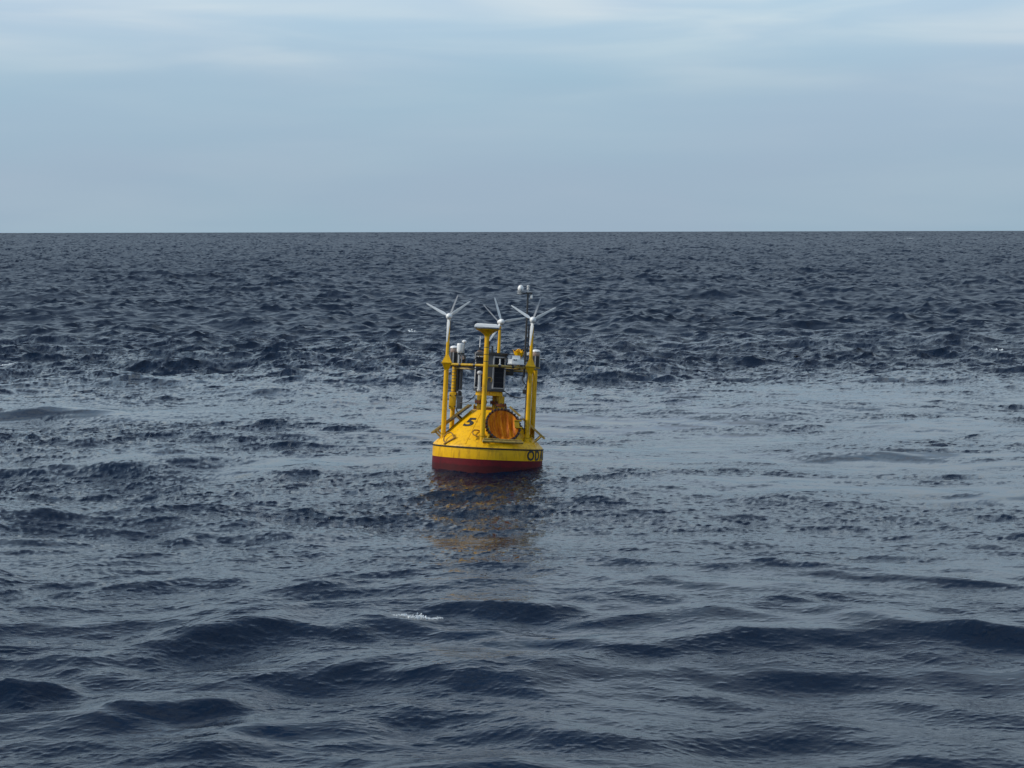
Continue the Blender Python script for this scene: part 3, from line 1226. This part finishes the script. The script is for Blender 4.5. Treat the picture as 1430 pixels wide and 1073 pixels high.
# radome with its bracket
RD = bpy.data.objects.new('radome', None)
COL.objects.link(RD)
RD.parent = buoy
RD.location = (.55, -.72, 2.455)
b = B()
bmesh.ops.create_cube(b, size=1)
for v in b.verts:
    v.co = Vector((v.co.x * .37, v.co.y * .30, v.co.z * .185 + .0925))
    if v.co.z > .1:
        v.co.x *= .95
        v.co.y *= .92
bmesh.ops.bevel(b, geom=[e for e in b.edges if max(v.co.z for v in e.verts) > .1], offset=.085, segments=6, affect='EDGES')
link('dome', b, M['white'], RD)
b = box(B(), (0, 0, -.014), (.39, .31, .026), bev=.006)
link('dome_base', b, M['greywhite'], RD)
b = B()
for k, (x, w_) in enumerate(((-.035, .032), (.010, .026))):
    box(b, (x - .01, -.1515, .085), (w_, .012, .03))
link('marking', b, M['grey'], RD, smooth=False)
b = B()
box(b, (-.12, .05, -.05), (.05, .2, .045))
box(b, (.12, .05, -.05), (.05, .2, .045))
rod(b, (-.17, .12, -.075), (.19, .12, -.075), .02, n=8)
link('bracket', b, M['dark'], RD)
b = path(B(), [(.05, -.02, -.04), (.08, -.04, -.09), (.15, -.04, -.1), (.2, 0, -.07), (.24, .05, -.08)], .013, 6)
link('cable', b, M['dark'], RD)
# short white rod on the ring
b = lathe(B(), [(.035, ZB + .025), (.035, ZB + .045), (.017, ZB + .05), (.017, ZB + .165), (.005, ZB + .17)], 10, Matrix.Translation((.185, -.935, 0)))
link('short_sensor', b, M['greywhite'], buoy)
b = lathe(B(), [(.035, -.05), (.035, .05)], 12, Matrix.Translation((.21, -.925, ZB)) @ frame_to(leg_base[1] - leg_base[0]))
link('clamp', b, M['bar'], buoy)

# yellow radar reflector: crossed corner plates
RF = bpy.data.objects.new('radar_reflector', None)
COL.objects.link(RF)
RF.parent = buoy
RF.location = (.61, -.10, 2.65)
for k in range(5):
    a = R(18 + 72 * k)
    c, s = math.cos(a), math.sin(a)
    b = B()
    pts = [(.012, -.02), (.07, .0), (.165, .16), (.10, .10), (.03, .17), (.012, .08)]
    f1 = [b.verts.new((x * c - .005 * s, x * s + .005 * c, z)) for x, z in pts]
    f2 = [b.verts.new((x * c + .005 * s, x * s - .005 * c, z)) for x, z in pts]
    b.faces.new(f1)
    b.faces.new(f2[::-1])
    n = len(pts)
    for q in range(n):
        b.faces.new((f1[q], f1[(q + 1) % n], f2[(q + 1) % n], f2[q]))
    link('corner_plate', b, M['yellow'], RF, smooth=False)
b = lathe(B(), [(.02, -.30), (.05, -.04), (.10, .01), (.125, .08), (.115, .08), (.09, .015), (.02, -.02)], 10)
link('cup', b, M['yellow'], RF, smooth=False)

# tall dark mast with the weather sensors
MT = bpy.data.objects.new('sensor_mast', None)
COL.objects.link(MT)
MT.parent = buoy
MX, MY = .75, -.50
MT.location = (MX, MY, 0.09)
b = rod(B(), (0, 0, 2.06), (0, 0, 4.02), .024, .021, 12)
link('pole', b, M['dark'], MT)
b = rod(B(), (.055, .02, 2.42), (.055, .02, 3.28), .013, n=8)
link('second_pole', b, M['dark'], MT)
b = B()
for zz in np.arange(2.5, 3.25, .12):
    rod(b, (0, 0, float(zz)), (.055, .02, float(zz) + .02), .009, n=6)
link('tie', b, M['pale'], MT, smooth=False)
b = B()
rod(b, (-.20, 0, 4.005), (.10, 0, 4.005), .016, n=8)
box(b, (0.02, 0, 4.01), (.15, .07, .035))
link('cross_arm', b, M['dark'], MT)
b = lathe(B(), [(.062, 4.075), (.07, 4.09), (.066, 4.13), (.045, 4.175), (.01, 4.19)], 18, Matrix.Translation((-.175, 0, 0)))
link('white_ball', b, M['white'], MT)
b = B()
for zz in (3.985, 4.02, 4.05):
    lathe(b, [(.03, -.006), (.075, -.004), (.075, .004), (.03, .010)], 18, Matrix.Translation((-.175, 0, zz)))
lathe(b, [(.02, -.04), (.02, .09)], 8, Matrix.Translation((-.175, 0, 4.0)))
link('shield_plates', b, M['greywhite'], MT)
b = lathe(B(), [(.018, 4.03), (.018, 4.085), (.036, 4.09), (.036, 4.12), (.022, 4.125), (.022, 4.15), (.036, 4.155), (.034, 4.185), (.008, 4.195)], 14, Matrix.Translation((.0, 0, 0)))
link('wind_sensor', b, M['greywhite'], MT)
b = lathe(B(), [(.012, 3.985), (.030, 3.95), (.034, 3.89), (.008, 3.87)], 12, Matrix.Translation((.085, 0, 0)))
link('hanging_probe', b, M['greywhite'], MT)
for zz in (2.44, 2.30):
    b = box(B(), (.06, -.01, zz), (.17, .05, .03))
    link('clamp', b, M['dark'], MT)
b = path(B(), [(.0, -.02, 2.15), (-.03, -.03, 2.05), (-.01, -.03, 1.96), (.06, -.03, 1.88), (.03, -.02, 1.80)], .014, 6)
link('cable', b, M['dark'], MT)
b = box(B(), (.03, 0, 1.74), (.09, .07, .10), bev=.01)
link('connector_box', b, M['dark'], MT)
b = lathe(B(), [(.03, 2.56), (.06, 2.58), (.06, 2.63), (.03, 2.655)], 12, Matrix.Translation((.085, .03, 0)))
link('round_sensor', b, M['greywhite'], MT)

# camera housing, a second cabinet and loose cables inside the frame
CH = bpy.data.objects.new('camera_housing', None)
COL.objects.link(CH)
CH.parent = buoy
CH.location = (-.70, .18, ZB + .03)
b = box(B(), (0, 0, .13), (.15, .22, .17), bev=.02)
link('case', b, M['dark'], CH)
b = lathe(B(), [(.045, 0), (.05, .03), (.04, .05)], 14, Matrix.Translation((0, -.11, .14)) @ Matrix.Rotation(R(90), 4, 'X'))
link('lens', b, M['glass'], CH)
b = rod(B(), (0, 0, -.05), (0, 0, .05), .03, n=8)
link('stand', b, M['bar'], CH)
b = box(B(), (.36, .24, 2.27), (.30, .16, .16), bev=.015)
link('battery_box', b, M['dark'], buoy)


def sag(a, c, drop, r=.010, n=12):
    a, c = Vector(a), Vector(c)
    return path(B(), [a.lerp(c, i / n) - Vector((0, 0, drop * 4 * (i / n) * (1 - i / n))) for i in range(n + 1)], r, 6)


for a, c, dr in (((-.30, -.10, 2.66), (-.93, -.38, 2.36), .16), ((-.28, -.16, 2.62), (-.72, -.54, 2.38), .12),
                 ((.30, -.14, 2.62), (.57, -.62, 2.40), .10), ((.30, -.05, 2.66), (.74, -.46, 2.46), .14),
                 ((.27, .05, 1.86), (.84, -.50, 1.72), .10), ((-.26, -.02, 1.86), (-.72, .55, 1.50), .12),
                 ((-.62, -.58, 2.345), (-.20, -.98, 2.345), .05), ((.22, -.96, 2.345), (.66, -.72, 2.345), .05)):
    link('cable', sag(a, c, dr), M['dark'], buoy)
for i, ts in ((0, (.3, .6)), (5, (.35, .72)), (1, (.3, .7))):
    a, c = leg_base[i], leg_base[(i + 1) % 6]
    for t in ts:
        q = a.lerp(c, t)
        b = lathe(B(), [(.036, -.03), (.036, .03)], 12, Matrix.Translation(q + Vector((0, 0, ZB))) @ frame_to(c - a))
        link('pipe_clamp', b, M['dark'], buoy)

# foot of the flank frames and cables that run down the right leg
p = leg_base[1]
b = B()
path(b, [p + Vector((-.07, -.02, 2.3)), p + Vector((-.066, -.02, 1.9)), p + Vector((-.07, -.02, 1.4)), p + Vector((-.068, -.02, .85))], .010, 6)
link('cable', b, M['dark'], legs[1])
b = box(B(), p + Vector((.0, -.064, 2.12)), (.03, .012, .16))
link('name_plate', b, M['yellow_worn'], legs[1])

# ------------------------------------------------------------------ spray
# foam: the little breaking crest in front of the buoy and a few far whitecaps
SX, SY, SZ = build_water.surface


def sea_z(x, y, tol):
    q = np.nonzero((np.abs(SX - x) < tol) & (np.abs(SY - y) < tol))[0]
    if not len(q):
        return 0.0
    k = q[np.argmin((SX[q] - x) ** 2 + (SY[q] - y) ** 2)]
    return float(SZ[k])


M['foam'] = mat('foam', (.72, .76, .78), .7, var=.08, scale=30)


def foam_patch(cx, cy, half, depth, ang, n, rmin, rmax, tol, seed):
    rng = random.Random(seed)
    b = B()
    for k in range(n):
        t = rng.uniform(-1, 1)
        w = 1 - abs(t) ** 1.5
        u = t * half
        v = rng.gauss(0, .30) * depth * (w + .15) + .05 * math.sin(t * 9)
        x = cx + u * math.cos(ang) - v * math.sin(ang)
        y = cy + u * math.sin(ang) + v * math.cos(ang)
        r = rng.uniform(rmin, rmax) * (.45 + .75 * w)
        z = sea_z(x, y, tol) + r * .15 + max(0, rng.gauss(0, .9)) * rmax * w
        m = Matrix.Translation((x, y, z)) @ Euler((rng.uniform(0, 6), rng.uniform(0, 6), rng.uniform(0, 6))).to_matrix().to_4x4() @ Matrix.Diagonal((r * rng.uniform(.7, 1.7), r, r * rng.uniform(.4, .8), 1))
        bmesh.ops.create_icosphere(b, subdivisions=1, radius=1, matrix=m)
    return b


p = ground_at(583, 883)
b = foam_patch(p.x, p.y, .36, .24, R(14), 420, .002, .012, .06, 3)
fo = link('foam', b, M['foam'], None)
fo['kind'] = 'stuff'
for qx, qy, half, dep, n, r0, r1, tol in ((1270, 335, 3.6, 3.0, 60, .06, .20, 6), (576, 461, .32, .2, 40, .015, .05, .6), (8, 515, .45, .25, 60, .01, .045, .4), (1395, 486, .5, .3, 50, .01, .05, .5)):
    p = ground_at(qx, qy)
    fo = link('foam', foam_patch(p.x, p.y, half, dep, 0, n, r0, r1, tol, qx), M['foam'], None)
    fo['kind'] = 'stuff'
